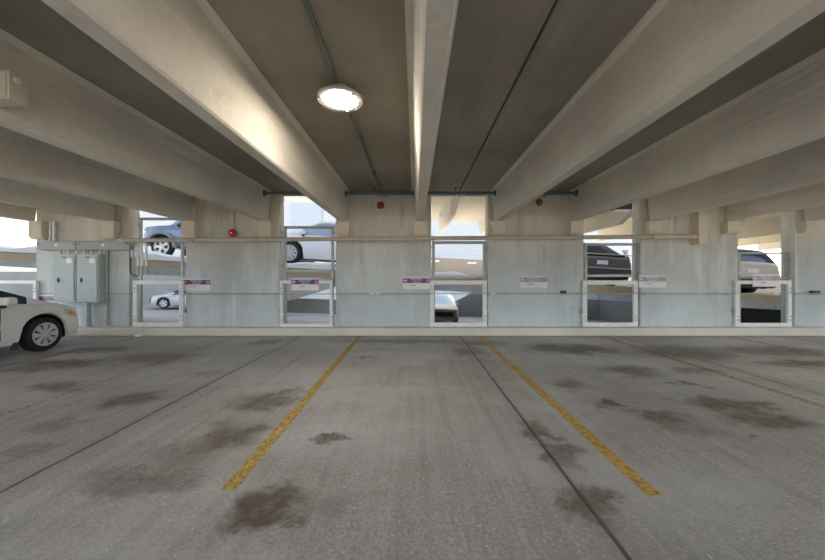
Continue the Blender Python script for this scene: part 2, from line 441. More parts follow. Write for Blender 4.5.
for i, p in enumerate((60.5, 68.5, 77, 84.5, 92, 100)):
    X = PX(p, y0); za, zb = PZ(254, 7.53), PZ(250, 7.58)
    m = MB().tube([(X, y0, za + (.0 if p < 99 else -.02)), (X, y0, zb)], .022, 10).lathe([(.034, 0), (.034, .03)], 'z', (X, y0, za + .005), 12)
    tag(m.build('conduit_nipple', 'white_metal', smooth=True), ['first', 'second', 'third', 'fourth', 'fifth', 'last'][i] + ' short white pipe from the left between trough and cabinets', 'pipe', 'short pipes between trough and cabinets')
X = PX(88.5, 7.64)
t = thing('cabinet_post', 'thick grey post under the right electrical cabinet, standing on the curb', 'post', (X, 7.64, .18))
MB().lathe([(.055, .18), (.055, PZ(302.5, 7.53))], 'z', (X, 7.64, 0), 18).build('shaft', 'box_grey', t, smooth=True)
MB().lathe([(.085, .18), (.085, .2), (.06, .215)], 'z', (X, 7.64, 0), 18).build('collar', 'box_grey', t, smooth=True)
def wall_conduit(pts, r, label, mat='grey_metal', group=None, clips=()):
    t = thing('conduit', label, 'conduit', pts[-1], group=group)
    MB().tube(pts, r, 10).build('pipe', mat, t, smooth=True)
    for x, y, z, s in clips: MB().box(x - r - .03, x + r + .03, y, y + s, z - .012, z + .012).build('clip', mat, t)
    return t
X = PX(106.5, 7.7)
wall_conduit([(X, 7.71, PZ(250, 7.6) + .01), (X, 7.71, .2)], .026, 'thin vertical grey conduit right of the electrical cabinets', clips=((X, 7.71, 1.5, .04), (X, 7.71, .8, .04)))
for p, lab in ((50.3, 'left white conduit rising from the trough to the ceiling beam'), (54, 'right white conduit rising from the trough to the ceiling beam')):
    X = PX(p, 7.68); Xt = PX(p + .3, 7.68)
    wall_conduit([(Xt, 7.68, 2.62 if p < 52 else 2.64), (X, 7.68, 2.3), (X - (.03 if p < 52 else 0), 7.68, PZ(241, 7.58) - .01)], .02 if p < 52 else .03, lab, 'white_metal', 'white conduits above the trough', ((X, 7.68, 2.4, .07),))
# bent pipes in the opening beside the cabinets
zt = PZ(249, 7.8)
for i, (pa, pb, lab) in enumerate(((132, 138, 'outermost'), (135.5, 142, 'middle'), (139, 146.5, 'innermost'))):
    y = 7.70 + .012 * i; xa, xb = PX(pa, y), PX(pb, y); r = (xb - xa) / 2
    h = PZ(248 - i, y)
    pts = [(xa, y, h - .22), (xa, y, h)] + [((xa + xb) / 2 - r * math.cos(a), y, h + r * math.sin(a)) for a in [PI * k / 10 for k in range(1, 11)]] + [(xb, y, PZ(274, y))]
    t = thing('gooseneck_pipe', lab + ' bent pipe of the three beside the cabinets', 'pipe', (xb, y, PZ(274, y)), group='bent pipes in the opening by the cabinets')
    MB().tube(pts, .024, 10).build('pipe', 'white_metal', t, smooth=True)
    MB().tube([(xb, y, PZ(274, y) - .02), (xb, y, PZ(266, y))], .03, 10).build('fitting', 'grey_metal', t, smooth=True)
    if i == 0: MB().tube([(xb, y, PZ(274, y)), (xb - .02, y, PZ(276, y)), (xa, y, PZ(275, y)), (xa - .04, y, PZ(272, y)), (xa - .04, y, PZ(246, y))], .016, 8).build('return_bend', 'dark', t, smooth=True)

# signs
def text(body, size, x, y, z, mat, parent, name):
    cu = bpy.data.curves.new(name, 'FONT'); cu.body = body; cu.size = size; cu.align_x = 'CENTER'; cu.align_y = 'CENTER'; cu.extrude = .0008
    tmp = bpy.data.objects.new('tmp', cu); COL.objects.link(tmp)
    dg = bpy.context.evaluated_depsgraph_get(); me = bpy.data.meshes.new_from_object(tmp.evaluated_get(dg))
    bpy.data.objects.remove(tmp)
    R = Matrix.Rotation(PI / 2, 4, 'X'); me.transform(R)
    q = parent; off = Vector((0, 0, 0))
    while q is not None: off += q.location; q = q.parent
    me.transform(Matrix.Translation(Vector((x, y, z)) - off)); me.materials.clear(); me.materials.append(M_[mat])
    o = bpy.data.objects.new(name, me); COL.objects.link(o); o.parent = parent
    return o
def sign(px, py, y, label, pastel=False):
    X, Z = PX(px, y), PZ(py, y); w, h = .635 / 2, .285 / 2
    t = thing('wall_sign', label, 'sign', (X, y, Z - h), group='reserved parking signs')
    MB().box(X - w, X + w, y, y + .006, Z - h, Z + h).build('panel', 'sign_white', t)
    b0, b1 = Z + .00, Z + h - .032
    MB().box(X - w, X + w, y - .0012, y, b0, b1).build('colour_band', 'purple_pale' if pastel else 'purple', t)
    for a, b in ((-w, -w + .105), (w - .105, w)):
        e = MB().box(X + a, X + b, y - .0024, y - .0012, b0, b1).build('end_block', 'magenta_pale' if pastel else 'magenta', t)
        if a < 0: MB().prism([(X + a + .02, (b0 + b1) / 2), (X + a + .05, b1 - .03), (X + a + .05, b1 - .045), (X + b - .012, b1 - .045), (X + b - .012, b0 + .045), (X + a + .05, b0 + .045), (X + a + .05, b0 + .03)], 'y', y - .0036, y - .0024).build('arrow', 'sign_white', e)
        else: MB().lathe([(.031, -.0012), (.031, 0)], 'y', (X + (a + b) / 2, y - .0024, (b0 + b1) / 2), 20).build('ring', 'purple_pale' if pastel else 'purple_pale', e)
    text('RESERVED', .062, X, y - .002, b1 - .030, 'sign_white', t, 'lettering')
    text('PARKING', .046, X, y - .002, b0 + .026, 'sign_white', t, 'lettering')
    m = MB()
    for k, (a, b) in enumerate(((-.13, -.09), (-.085, -.06), (-.055, -.01))): m.box(X + a, X + b, y - .001, y, Z - .06, Z - .04)
    m.build('small_print', 'ink', t)
    return t
sign(196.5, 284.5, 7.735, 'purple and white sign on the wall below the bright red bell')
sign(305, 284.3, 7.645, 'purple and white sign hung on the white guard frame left of centre')
sign(416.5, 283, 7.735, 'purple and white sign on the wall just left of the centre opening')
sign(533.8, 282, 7.735, 'pale lilac sign on the wall just right of the centre opening', True)
sign(652.5, 281.5, 7.735, 'pale lilac sign on the wall right of the charcoal sedan', True)
sign(766.5, 280.5, 7.645, 'pale lilac sign hung on the far right guard frame', True)
sign(49, 301, 7.735, 'purple and white sign low on the wall behind the white car bonnet')

# guard cable with couplings, wall boxes
yc = 7.64
t = thing('guard_cable', 'thin grey cable stretched along the wall under the signs', 'cable', (PX(400, yc), yc, .952))
MB().tube([(PX(186, yc), yc, .945), (PX(825, yc) + 2.5, yc, .965)], .0095, 8).build('cable', 'grey_metal', t, smooth=True)
for p in (327, 372, 378, 493, 700, 776): MB().tube([(PX(p, yc) - .05, yc, .952 + (p - 400) * .00003), (PX(p, yc) + .05, yc, .953 + (p - 400) * .00003)], .02, 10).build('coupling', 'white_metal', t, smooth=True)
for p in (186.5, 276, 340, 425, 490, 578, 645, 730, 797): MB().box(PX(p, yc) - .015, PX(p, yc) + .015, yc, WY, .935, .97).build('anchor', 'grey_metal', t)
for px, w, lab in ((566, .07, 'small dark box on the wall near the pale middle sign'), (821, .1, 'small dark box on the wall at far right')):
    X = PX(px, 7.6)
    t = thing('junction_box', lab, 'box', (X, WY, .93), group='small dark wall boxes')
    MB().box(X - w, X + w * .6, 7.66, WY, .935, 1.02).build('body', 'dark', t, .006)
    MB().box(X - w + .01, X + w * .6 - .01, 7.652, 7.66, .945, 1.01).build('cover', 'dark', t)

# bells
def bell(px, py, r, mat, label):
    X, Z = PX(px, 7.68), PZ(py, 7.68)
    t = thing('alarm_bell', label, 'alarm bell', (X, WY, Z - r), group='red alarm bells high on the wall')
    MB().lathe([(r * .6, .004), (r * .6, -.03)], 'y', (X, WY, Z), 20).build('back_box', mat, t, smooth=True)
    MB().lathe([(r, -.03), (r * .98, -.055), (r * .75, -.08), (r * .3, -.095), (.001, -.097)], 'y', (X, WY, Z), 28).build('gong', mat, t, smooth=True)
    MB().lathe([(.018, -.095), (.016, -.112)], 'y', (X, WY, Z), 10).build('centre_nut', 'white' if mat == 'red' else 'dark', t)
    return X, Z
X, Z = bell(231.7, 233, .095, 'red', 'bright red alarm bell under a vertical conduit, left part of wall')
wall_conduit([(X + .02, 7.73, ZS), (X + .02, 7.73, Z + .1)], .012, 'thin conduit dropping from the ceiling to the bright red bell', clips=((X + .02, 7.73, 2.9, .02),))
X, Z = bell(380.5, 205, .085, 'dullred', 'dull red alarm bell under the ceiling near the centre beam')
bell(540, 202, .08, 'dullred', 'dull red alarm bell half shaded right of centre under the ceiling')

# sprinkler main through the beams
ys = 7.3; zs = PZ(193, ys)
t = thing('sprinkler_pipe', 'dark blue pipe running through the beams just under the ceiling', 'pipe', (0, ys, zs))
segs = [-3.48 + .14, -1.68, .12, 1.92, 3.72 - .14]
for a, b in zip(segs, segs[1:]):
    a2 = a + (.13 if a != segs[0] else 0); b2 = b - (.13 if b != segs[-1] else 0)
    MB().tube([(a2, ys, zs), (b2, ys, zs)], .036, 12).build('pipe', 'blue_pipe', t, smooth=True)
    for e, s in ((a2, 1), (b2, -1)): MB().lathe([(.07, 0), (.07, .022 * s), (.045, .03 * s)], 'x', (e, ys, zs), 16).build('flange', 'dark', t, smooth=True)
    X = (a + b) / 2 - .12
    MB().tube([(X, ys, zs), (X, ys, ZS)], .01, 8).lathe([(.035, ZS - .012), (.035, ZS)], 'z', (X, ys, 0), 12).build('hanger', 'dark', t)
    MB().tube([(X + .25, ys, zs), (X + .25, ys, zs - .07)], .014, 8).lathe([(.03, zs - .085), (.03, zs - .078)], 'z', (X + .25, ys, 0), 12).build('sprinkler_head', 'chrome', t)
# ceiling conduit and lamps
LX, LY = -.775, 3.42
t = thing('ceiling_conduit', 'dark green conduit along the ceiling carrying the round lamp', 'conduit', (LX, 3, ZS - .03))
MB().tube([(LX, YB + .3, ZS - .025), (LX, LY - .12, ZS - .025)], .017, 10).build('pipe', 'green_pipe', t, smooth=True)
MB().tube([(LX, LY + .12, ZS - .025), (LX, 7.2, ZS - .025)], .017, 10).build('pipe', 'green_pipe', t, smooth=True)
for y in (-3, -1, .9, 2.2, 4.6, 6.2): MB().box(LX - .035, LX + .035, y - .012, y + .012, ZS - .045, ZS).build('strap', 'green_pipe', t)
def lamp(x, y, label, group=None):
    t = thing('ceiling_lamp', label, 'lamp', (x, y, ZS - .16), group=group)
    MB().lathe([(.075, ZS), (.075, ZS - .05)], 'z', (x, y, 0), 20).build('mounting_box', 'grey_metal', t, smooth=True)
    MB().lathe([(.08, ZS - .05), (.15, ZS - .07), (.232, ZS - .115), (.236, ZS - .135), (.228, ZS - .145), (.182, ZS - .138), (.176, ZS - .13)], 'z', (x, y, 0), 40).build('housing', 'lamp_body', t, smooth=True)
    MB().lathe([(.176, ZS - .136), (.17, ZS - .142), (.001, ZS - .148)], 'z', (x, y, 0), 40).build('lens', 'lamp', t, smooth=True)
    for a in (80, 200, 320): MB().box(x + .2 * math.cos(math.radians(a)) - .012, x + .2 * math.cos(math.radians(a)) + .012, y + .2 * math.sin(math.radians(a)) - .012, y + .2 * math.sin(math.radians(a)) + .012, ZS - .158, ZS - .138).build('clip', 'lamp_body', t)
    return t
M_['lamp_body'] = plain('pinkish_white_lamp_body', (.50, .43, .39), .6)
first = lamp(LX, LY, 'lit round ceiling lamp on the dark green conduit', 'round ceiling lamps')
for x, y, lab in ((LX - 7.2, LY, 'left of the view'), (LX + 7.2, LY, 'right of the view'), (LX + 14.4, LY, 'at the far right end'),
                  (LX, -2.2, 'behind the viewer, middle bay'), 
                  (LX - 7.2, -2.2, 'behind the viewer, second bay to the left'), (LX + 7.2, -2.2, 'behind the viewer, second bay to the right'),
                  (LX - 10.8, -2.2, 'behind the viewer, third bay to the left'), (LX + 10.8, -2.2, 'behind the viewer, third bay to the right'),
                  (LX - 10.8, 5.9, 'near the wall at far left, out of view'), (LX + 14.4, 6.2, 'near the wall at far right, out of view')):
    c = copy_tree(first); c.location = (x, y, ZS - .16); c['label'] = 'added unseen fill lamp ' + lab  # lamp copies added out of view to brighten the interior
# beige box on a beam
t = thing('fixture_box', 'beige metal box fixed to the beam side at upper left', 'box', (-3.24, 2.62, 2.71))
MB().box(-3.34, -3.12, 2.535, 2.67, 2.71, 2.93).build('body', 'beige', t, .006)
MB().box(-3.325, -3.135, 2.525, 2.535, 2.725, 2.915).build('cover', 'beige', t, .003)
MB().lathe([(.022, 0), (.022, .01)], 'x', (-3.12, 2.585, 2.88), 14).build('knockout', 'white', t)
# crumpled litter by the curb
m = MB(); bm = bmesh.new(); bmesh.ops.create_icosphere(bm, subdivisions=2, radius=.07)
X, Y = PX(139, 7.35), 7.35
for v in bm.verts: v.co *= random.uniform(.6, 1.15)
m.add([(X + v.co.x * 1.3, Y + v.co.y, max(.0, .035 + v.co.z * .5)) for v in bm.verts], [tuple(v.index for v in f.verts) for f in bm.faces]); bm.free()
tag(m.build('litter', 'sign_white'), 'crumpled white scrap lying on the floor by the curb', 'litter')

# ------------------------------------------------------------------ vehicles
def interp(tab, u):
    if u <= tab[0][0]: return tab[0][1]
    for (a, va), (b, vb) in zip(tab, tab[1:]):
        if u <= b: return va + (vb - va) * (u - a) / (b - a)
    return tab[-1][1]
def sm(tab, u, w=.07): return (interp(tab, u - w) + 2 * interp(tab, u) + interp(tab, u + w)) / 4
def vehicle(name, label, cat, loc, rot, L, W, top, belt, uf, ur, R, body, glass='glass', wind=(), back=(), side=(), sill=.2, head=None, tail=None, group=None, spokes=9, amber=False, plate=True, arch='dark', tumble=.36):
    t = thing(name, label, cat, loc, rot, group)
    n = int(L / .05); us = [L * i / n for i in range(n + 1)]
    def hw(u):
        w = W / 2
        d = L - u
        if d < .75: w -= .16 * ((.75 - d) / .75) ** 2 + (.10 * ((.12 - d) / .12) if d < .12 else 0)
        if u < .5: w -= .09 * ((.5 - u) / .5) ** 2
        return w
    rows = []
    for u in us:
        w = hw(u); zt = sm(top, u); zb = min(sm(belt, u), zt - .015); zl = sill
        for c in (uf, ur):
            d = abs(u - c); ra = R + .075
            if d < ra: zl = max(zl, R * .98 + math.sqrt(ra * ra - d * d) * .98)
        d = min(u, L - u)
        if d < .15: zl = max(zl, sill + .1 * (1 - d / .15))
        zl = min(zl, zb - .04); dz = zb - zl; up = zt - zb
        wt = max(w - .05 - tumble * up, .35)
        rows.append([(w - .05, zl), (w - .012, zl + dz * .12), (w, zl + dz * .45), (w - .012, zl + dz * .8), (w - .05, zb),
                     (w - .065, zb + up * .06), (wt + .03, zb + up * .84), (wt - .06, zb + up * .96), (wt * .55, zt), (0, zt + .012)])
    NR = 10
    pts = {}
    full = [(j, 1) for j in range(NR)] + [(j, -1) for j in range(NR - 2, -1, -1)]
    verts = []
    for i, u in enumerate(us):
        for j, s in full: y, z = rows[i][j]; verts.append((u, y * s, z))
    K = len(full)
    def bin_of(i, k):
        j = k if k < NR - 1 else K - 2 - k
        um = (us[i] + us[i + 1]) / 2
        for a, b in wind + back:
            if a <= um <= b and j >= 6 and j <= 8: return 'windscreen' if (a, b) in wind else 'rear_window'
        for a, b in side:
            if a <= um <= b and j == 5: return 'side_window'
        for a, b in wind:
            pass
        if head and um > head[0] and um < head[1] and j in head[2]: return 'headlight'
        if tail and um < tail[0] and j in tail[1]: return 'tail_light'
        return 'body'
    bins = {}
    for i in range(n):
        for k in range(K - 1):
            f = (i * K + k, (i + 1) * K + k, (i + 1) * K + k + 1, i * K + k + 1)
            b = bin_of(i, k)
            if b in ('side_window', 'headlight', 'tail_light'): b += ('_L' if k < NR - 1 else '_R')
            bins.setdefault(b, []).append(f)
    bins['body'].append(tuple(range(K))); bins['body'].append(tuple(n * K + k for k in range(K - 1, -1, -1)))
    mats = {'body': body, 'windscreen': glass, 'rear_window': glass, 'side_window': glass, 'headlight': 'lens', 'tail_light': 'tail'}
    bo = None
    for b, fs in sorted(bins.items()):
        used = sorted({v for f in fs for v in f}); ix = {v: q for q, v in enumerate(used)}
        nm = b.replace('_L', '').replace('_R', '')
        m = MB().add([verts[v] for v in used], [tuple(ix[v] for v in f) for f in fs])
        o = m.build(nm, mats[nm], t, smooth=True, local=True)
        if nm == 'body': bo = o
        if nm == 'headlight' and amber:
            s = 1 if b.endswith('_L') else -1; m = MB(); vs = []
            for uu in (head[1] - .30, head[1] - .22, head[1] - .14):
                r_ = rows[int(round(n * uu / L))]; (ya, za), (yb, zb_) = r_[3], r_[4]
                vs += [(uu, s * (ya + .012), za + (zb_ - za) * .15), (uu, s * (yb + .012), zb_ - .01), (uu, s * (yb - .05), zb_ - .02), (uu, s * (ya - .05), za)]
            fs = [(0, 1, 2, 3), (8, 9, 10, 11)]
            for q in (0, 4): fs += [(q + w_, q + (w_ + 1) % 4, q + 4 + (w_ + 1) % 4, q + 4 + w_) for w_ in range(4)]
            m.add(vs, fs).build('turn_signal', 'amber', o, local=True)
    MB().box(.25, L - .3, -W / 2 + .2, W / 2 - .2, sill - .03, sill + .16).build('underbody', 'dark', t, local=True)
    for c in (uf, ur):
        for s in (1, -1):
            # wheel well lining
            ra = R + .07
            poly = [(c + ra * math.cos(a), R * .98 + ra * .98 * math.sin(a)) for a in [PI * q / 14 for q in range(15)]]
            yo, yi = s * (W / 2 - .07), s * (W / 2 - .34)
            m = MB(); N = len(poly)
            m.add([(p[0], yo, p[1]) for p in poly] + [(p[0], yi, p[1]) for p in poly], [(q, q + 1, N + q + 1, N + q) for q in range(N - 1)] + [tuple(range(N, 2 * N))])
            m.build('wheel_well', 'black', t, local=True)
            o_ = (c, s * (W / 2 - .02), R)
            wh = MB().lathe([(R * .62, -.2 * s), (R * .93, -.2 * s), (R, -.17 * s), (R, -.03 * s), (R * .94, 0), (R * .72, .006 * s), (R * .66, -.02 * s), (R * .6, -.06 * s)], 'y', o_, 36).build('wheel', 'tire', t, smooth=True, local=True)
            MB().lathe([(R * .66, -.055 * s), (R * .66, -.05 * s)], 'y', o_, 28).build('wheel_disc', 'dark', wh, local=True)
            cap = MB()
            ring = [(R * .70, -.03 * s), (R * .69, .0), (R * .60, -.004 * s), (R * .585, -.03 * s)]
            M2 = len(ring); seg = 36; vs = []; fs = []
            for r, h in ring:
                for q in range(seg): vs.append((o_[0] + r * math.cos(2 * PI * q / seg), o_[1] + h, o_[2] + r * math.sin(2 * PI * q / seg)))
            for i in range(M2):
                for q in range(seg): fs.append((i * seg + q, i * seg + (q + 1) % seg, ((i + 1) % M2) * seg + (q + 1) % seg, ((i + 1) % M2) * seg + q))
            cap.add(vs, fs)
            cap.lathe([(R * .27, -.04 * s), (R * .26, .0), (R * .12, .006 * s), (.001, .006 * s)], 'y', o_, 24)
            for q in range(spokes):
                a = 2 * PI * q / spokes; ca, sa = math.cos(a), math.sin(a)
                w0, w1 = R * .075, R * .145 * 9 / max(spokes, 7)
                pl = [(R * .2, -w0), (R * .62, -w1), (R * .62, w1), (R * .2, w0)]
                cap.prism([(o_[0] + r * ca - w * sa, o_[2] + r * sa + w * ca) for r, w in pl], 'y', o_[1] - .035 * s, o_[1] - .003 * s)
            cap.build('hubcap', 'alloy', wh, smooth=True, local=True)
    if plate:
        MB().box(-.015, .02, -.16, .16, .62, .74).build('number_plate', 'sign_white', t, local=True)
    return t, bo
def mirror(t, u, y, z, mat, s):
    m = MB().box(u - .1, u + .06, min(y, y + s * .2), max(y, y + s * .2), z, z + .13).build('side_mirror', mat, t, .04, local=True)
    MB().box(u - .03, u + .02, min(y - s * .05, y + s * .04), max(y - s * .05, y + s * .04), z - .05, z + .02).build('mirror_arm', 'black', m, local=True)
def handles(t, us, W, z):
    for u in us:
        for s in (1, -1): MB().box(u - .09, u + .09, s * (W / 2 - .02) - .02, s * (W / 2 - .02) + .03, z, z + .03).build('door_handle', 'black', t, .008, local=True)

# the white car in the left bay, nose to the wall
WC = (-7.56, 5.98 - 3.62, 0)
top = [(0, .95), (.15, 1.04), (.6, 1.10), (1.2, 1.38), (1.9, 1.45), (2.5, 1.42), (3.46, .97), (3.72, .895), (4.1, .80), (4.35, .68), (4.47, .52)]
belt = [(0, .86), (.6, .92), (3.0, .89), (3.4, .86), (3.62, .83), (4.1, .70), (4.35, .6), (4.47, .44)]
car, bo = vehicle('parked_car', 'white compact car parked nose to the wall at the left edge', 'car', WC, (0, 0, PI / 2), 4.42, 1.78, top, belt, 3.62, .95, .305, 'car_white',
                  wind=((2.52, 3.44),), back=((.62, 1.2),), side=((1.0, 1.85), (1.95, 3.38)), head=(3.95, 4.38, (3, 4)), tail=(.3, (3, 4)), amber=True, spokes=8)
mirror(car, 3.0, -.86, .88, 'car_white', -1); mirror(car, 3.0, .86, .88, 'car_white', 1)
handles(car, (2.05, 1.15), 1.78, .78)
MB().box(4.35, 4.425, -.5, .5, .36, .5).build('grille', 'black', car, .02, local=True)
for s in (-1, 1):
    MB().box(3.14, 3.22, s * .84 - .02, s * .84 + .025, .12, .24).build('mud_flap', 'dark', car, local=True)
    MB().box(2.95, 2.956, s * .886 - .003, s * .886 + .003, .3, .84).build('door_seam', 'dark', car, local=True)

# ------------------------------------------------------------------ the neighbouring ramp and what stands on it
SL = .056
def zb(X): return .47 + SL * (9.5 - X)          # lower edge of the ramp beam
def zr(X): return zb(X) + .40                   # ramp surface
RX0, RX1, RY0, RY1 = -19.0, 22.0, 9.0, 18.0
def slope_box(name, mat, x0, x1, y0, y1, fa, fb):
    m = MB().prism([(x0, fa(x0)), (x1, fa(x1)), (x1, fb(x1)), (x0, fb(x0))], 'y', y0, y1)
    return struct(m.build(name, mat))
slope_box('ramp', 'deck', RX0, RX1, RY0 + .2, RY1, lambda X: zr(X) - .26, zr)
slope_box('trim_edge_beam', 'tan_band', RX0, RX1, RY0, RY0 + .2, lambda X: zb(X) + .17, lambda X: zr(X) - .02)
mb = MB(); x = RX0
while x < RX1 - .1:
    e = min(x + 2.4, RX1)
    mb.prism([(x + .012, zb(x)), (e - .012, zb(e)), (e - .012, zb(e) + .168), (x + .012, zb(x) + .168)], 'y', RY0 - .02, RY0 + .15); x += 2.4
struct(mb.build('trim_edge_plate', 'pale_band'))
# snow ploughed along the ramp edge
mb = MB(); N = 120
vs = []; fs = []
xs_ = [RX0 + (4.6 - RX0) * i / N for i in range(N + 1)]
for X in xs_:
    h = (.19 if X < -1.4 else .10) + .04 * math.sin(X * 2.3) + .03 * math.sin(X * 5.9 + 1)
    vs += [(X, RY0 + .06, zr(X) + .001), (X, RY0 + .10, zr(X) + h * .7), (X, RY0 + .3, zr(X) + h), (X, RY0 + .6, zr(X) + h * .5), (X, RY0 + .8, zr(X) + .001)]
for i in range(N):
    for k in range(4): fs.append((i * 5 + k, i * 5 + 5 + k, i * 5 + 6 + k, i * 5 + 1 + k))
mb.add(vs, fs)
o = mb.build('snow_bank', 'snow', smooth=True); tag(o, 'ridge of white snow along the edge of the ramp outside', 'snow'); o['kind'] = 'stuff'
slope_box('trim_parapet', 'taupe', -1.4, RX1, RY1 - .25, RY1, lambda X: zr(X) - .02, lambda X: zr(X) + 1.05)
# cream upper deck with its beams
UX0, UX1, UY0, UY1 = -19.0, 22.0, 9.2, 15.2
def zu(X): return zr(X) + 2.6
slope_box('upper_deck', 'cream', -.9, UX1, UY0, UY1, zu, lambda X: zu(X) + .2)
slope_box('upper_deck', 'cream', UX0, -.9, UY0, 12.5, zu, lambda X: zu(X) + .2)  # left stretch added and sized to keep direct sun out
slope_box('trim_sunblock_parapet', 'cream', UX0, UX1, UY0, UY0 + .2, lambda X: zu(X) + .2, lambda X: zu(X) + 1.3)  # unseen parapet, added to block sun from the garage openings
x = -.6
while x < UX1 - .3:
    lo, hi = (UY0 + 1.6, UY1), (UY0 + .25, UY1)
    m = MB().add([(x - .09, y, zu(x) - .55) for y in lo] + [(x + .09, y, zu(x) - .55) for y in lo] + [(x + .15, y, zu(x) + .05) for y in hi] + [(x - .15, y, zu(x) + .05) for y in hi],
                 [(0, 2, 4, 6), (1, 7, 5, 3), (0, 1, 3, 2), (2, 3, 5, 4), (4, 5, 7, 6), (6, 7, 1, 0)])
    struct(m.build('deck_beam', 'cream')); x += 1.83
for y, xs2 in ((10.3, (-17.5, -10.2, -5.4, -.2, 3.6, 8.4, 13.8)), (14.7, (-1.4, 5.4, 12.3)), (12.1, (-17.5, -11.6, -6.7, -1.4))):
    if y == 12.1: xs2 = (-17.5, -12.6, -1.6)
    for X in xs2: struct(MB().box(X - .2, X + .2, y, y + .3, zr(X) - .1, zu(X) + .05).build('column', 'cream'))
for y, xs2 in ((9.5, (-17.5, -9.8, -5.1, -.4, 3.6, 8.0, 14.5)), (17.5, (-17.5, -10, -2, 6.5, 14.5))):
    for X in xs2: struct(MB().box(X - .22, X + .22, y, y + .3, -2.2, zr(X) - .2).build('column', 'deck'))
# lower level
def zl(X): return -1.22 - .025 * X
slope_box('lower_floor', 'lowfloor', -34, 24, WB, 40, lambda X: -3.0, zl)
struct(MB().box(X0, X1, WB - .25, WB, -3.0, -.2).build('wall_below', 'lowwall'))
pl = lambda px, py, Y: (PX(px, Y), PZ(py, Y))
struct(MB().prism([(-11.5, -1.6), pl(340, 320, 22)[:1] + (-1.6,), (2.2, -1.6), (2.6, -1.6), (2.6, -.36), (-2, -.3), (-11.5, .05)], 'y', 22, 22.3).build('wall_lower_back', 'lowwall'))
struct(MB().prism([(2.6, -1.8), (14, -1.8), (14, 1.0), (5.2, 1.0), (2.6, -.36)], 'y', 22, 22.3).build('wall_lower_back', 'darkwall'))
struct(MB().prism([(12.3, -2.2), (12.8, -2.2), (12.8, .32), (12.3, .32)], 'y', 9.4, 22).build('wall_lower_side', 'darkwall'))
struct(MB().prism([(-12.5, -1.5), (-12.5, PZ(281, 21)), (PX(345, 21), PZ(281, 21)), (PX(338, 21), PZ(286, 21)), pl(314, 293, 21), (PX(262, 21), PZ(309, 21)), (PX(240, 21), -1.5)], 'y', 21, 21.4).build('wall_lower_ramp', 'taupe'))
struct(MB().box(-34, -12.5, 26, 26.4, -1.6, 1.75).build('wall_lower_far', 'lowwall'))
struct(MB().box(-90, 90, -60, 120, -3.4, -3.0).build('ground', 'ground'))

# jeep on the ramp
jx = PX(160, 11.7); JL = 4.3
top = [(0, 1.0), (.08, 1.6), (.2, 1.82), (2.4, 1.85), (2.75, 1.80), (3.1, 1.2), (3.3, 1.16), (4.1, 1.08), (4.3, .9)]
belt = [(0, 1.0), (3.0, 1.1), (3.3, 1.08), (4.1, 1.0), (4.3, .75)]
j, bo = vehicle('off_road_car', 'pale blue off-roader with five-hole wheels on the snowy ramp outside', 'car', (jx + 3.45, 12.62, zr(jx + 1.2) + .0), (0, -SL, PI), JL, 1.84, top, belt, 3.45, .8, .385, 'car_blue',
                wind=((2.72, 3.08),), side=((.3, 1.1), (1.2, 1.85), (1.95, 2.7)), back=(), sill=.42, head=(4.1, 4.29, (3, 4)), tail=(.12, (3,)), spokes=5, tumble=.12)
mirror(j, 2.75, .9, 1.1, 'black', 1); mirror(j, 2.75, -.9, 1.1, 'black', -1); handles(j, (1.75,), 1.84, .92)
for s in (1, -1):
    poly = [(3.45 + .56 * math.cos(a), .385 + .56 * math.sin(a)) for a in [PI * q / 14 for q in range(15)]] + [(3.45 + .46 * math.cos(a), .385 + .46 * math.sin(a)) for a in [PI * q / 14 for q in range(14, -1, -1)]]
    m = MB().prism(poly, 'y', s * .86, s * 1.0); m.build('wheel_flare', 'car_blue', j, local=True)
# white hatchback behind the rail left of centre
hx = PX(288, 10.3)
top = [(0, .8), (.1, 1.15), (.35, 1.4), (.8, 1.5), (2.4, 1.46), (3.2, 1.02), (3.9, .9), (4.2, .6)]
belt = [(0, .8), (3.2, .95), (3.9, .8), (4.2, .5)]
h, bo = vehicle('hatchback', 'white hatchback showing one wheel at the left rail of the opening left of centre', 'car', (hx + 3.3, 11.2, zr(hx + 1.2)), (0, -SL, PI), 4.2, 1.78, top, belt, 3.3, .8, .36, 'car_white', 'pale_glass',
                wind=((2.42, 3.18),), back=((.1, .4),), side=((.45, 1.3), (1.4, 3.0)), tail=(.14, (3, 4)), head=(3.8, 4.1, (4, 5)))
mirror(h, 2.9, .88, .95, 'car_white', 1); mirror(h, 2.9, -.88, .95, 'car_white', -1); handles(h, (2.0, 1.1), 1.78, .8)
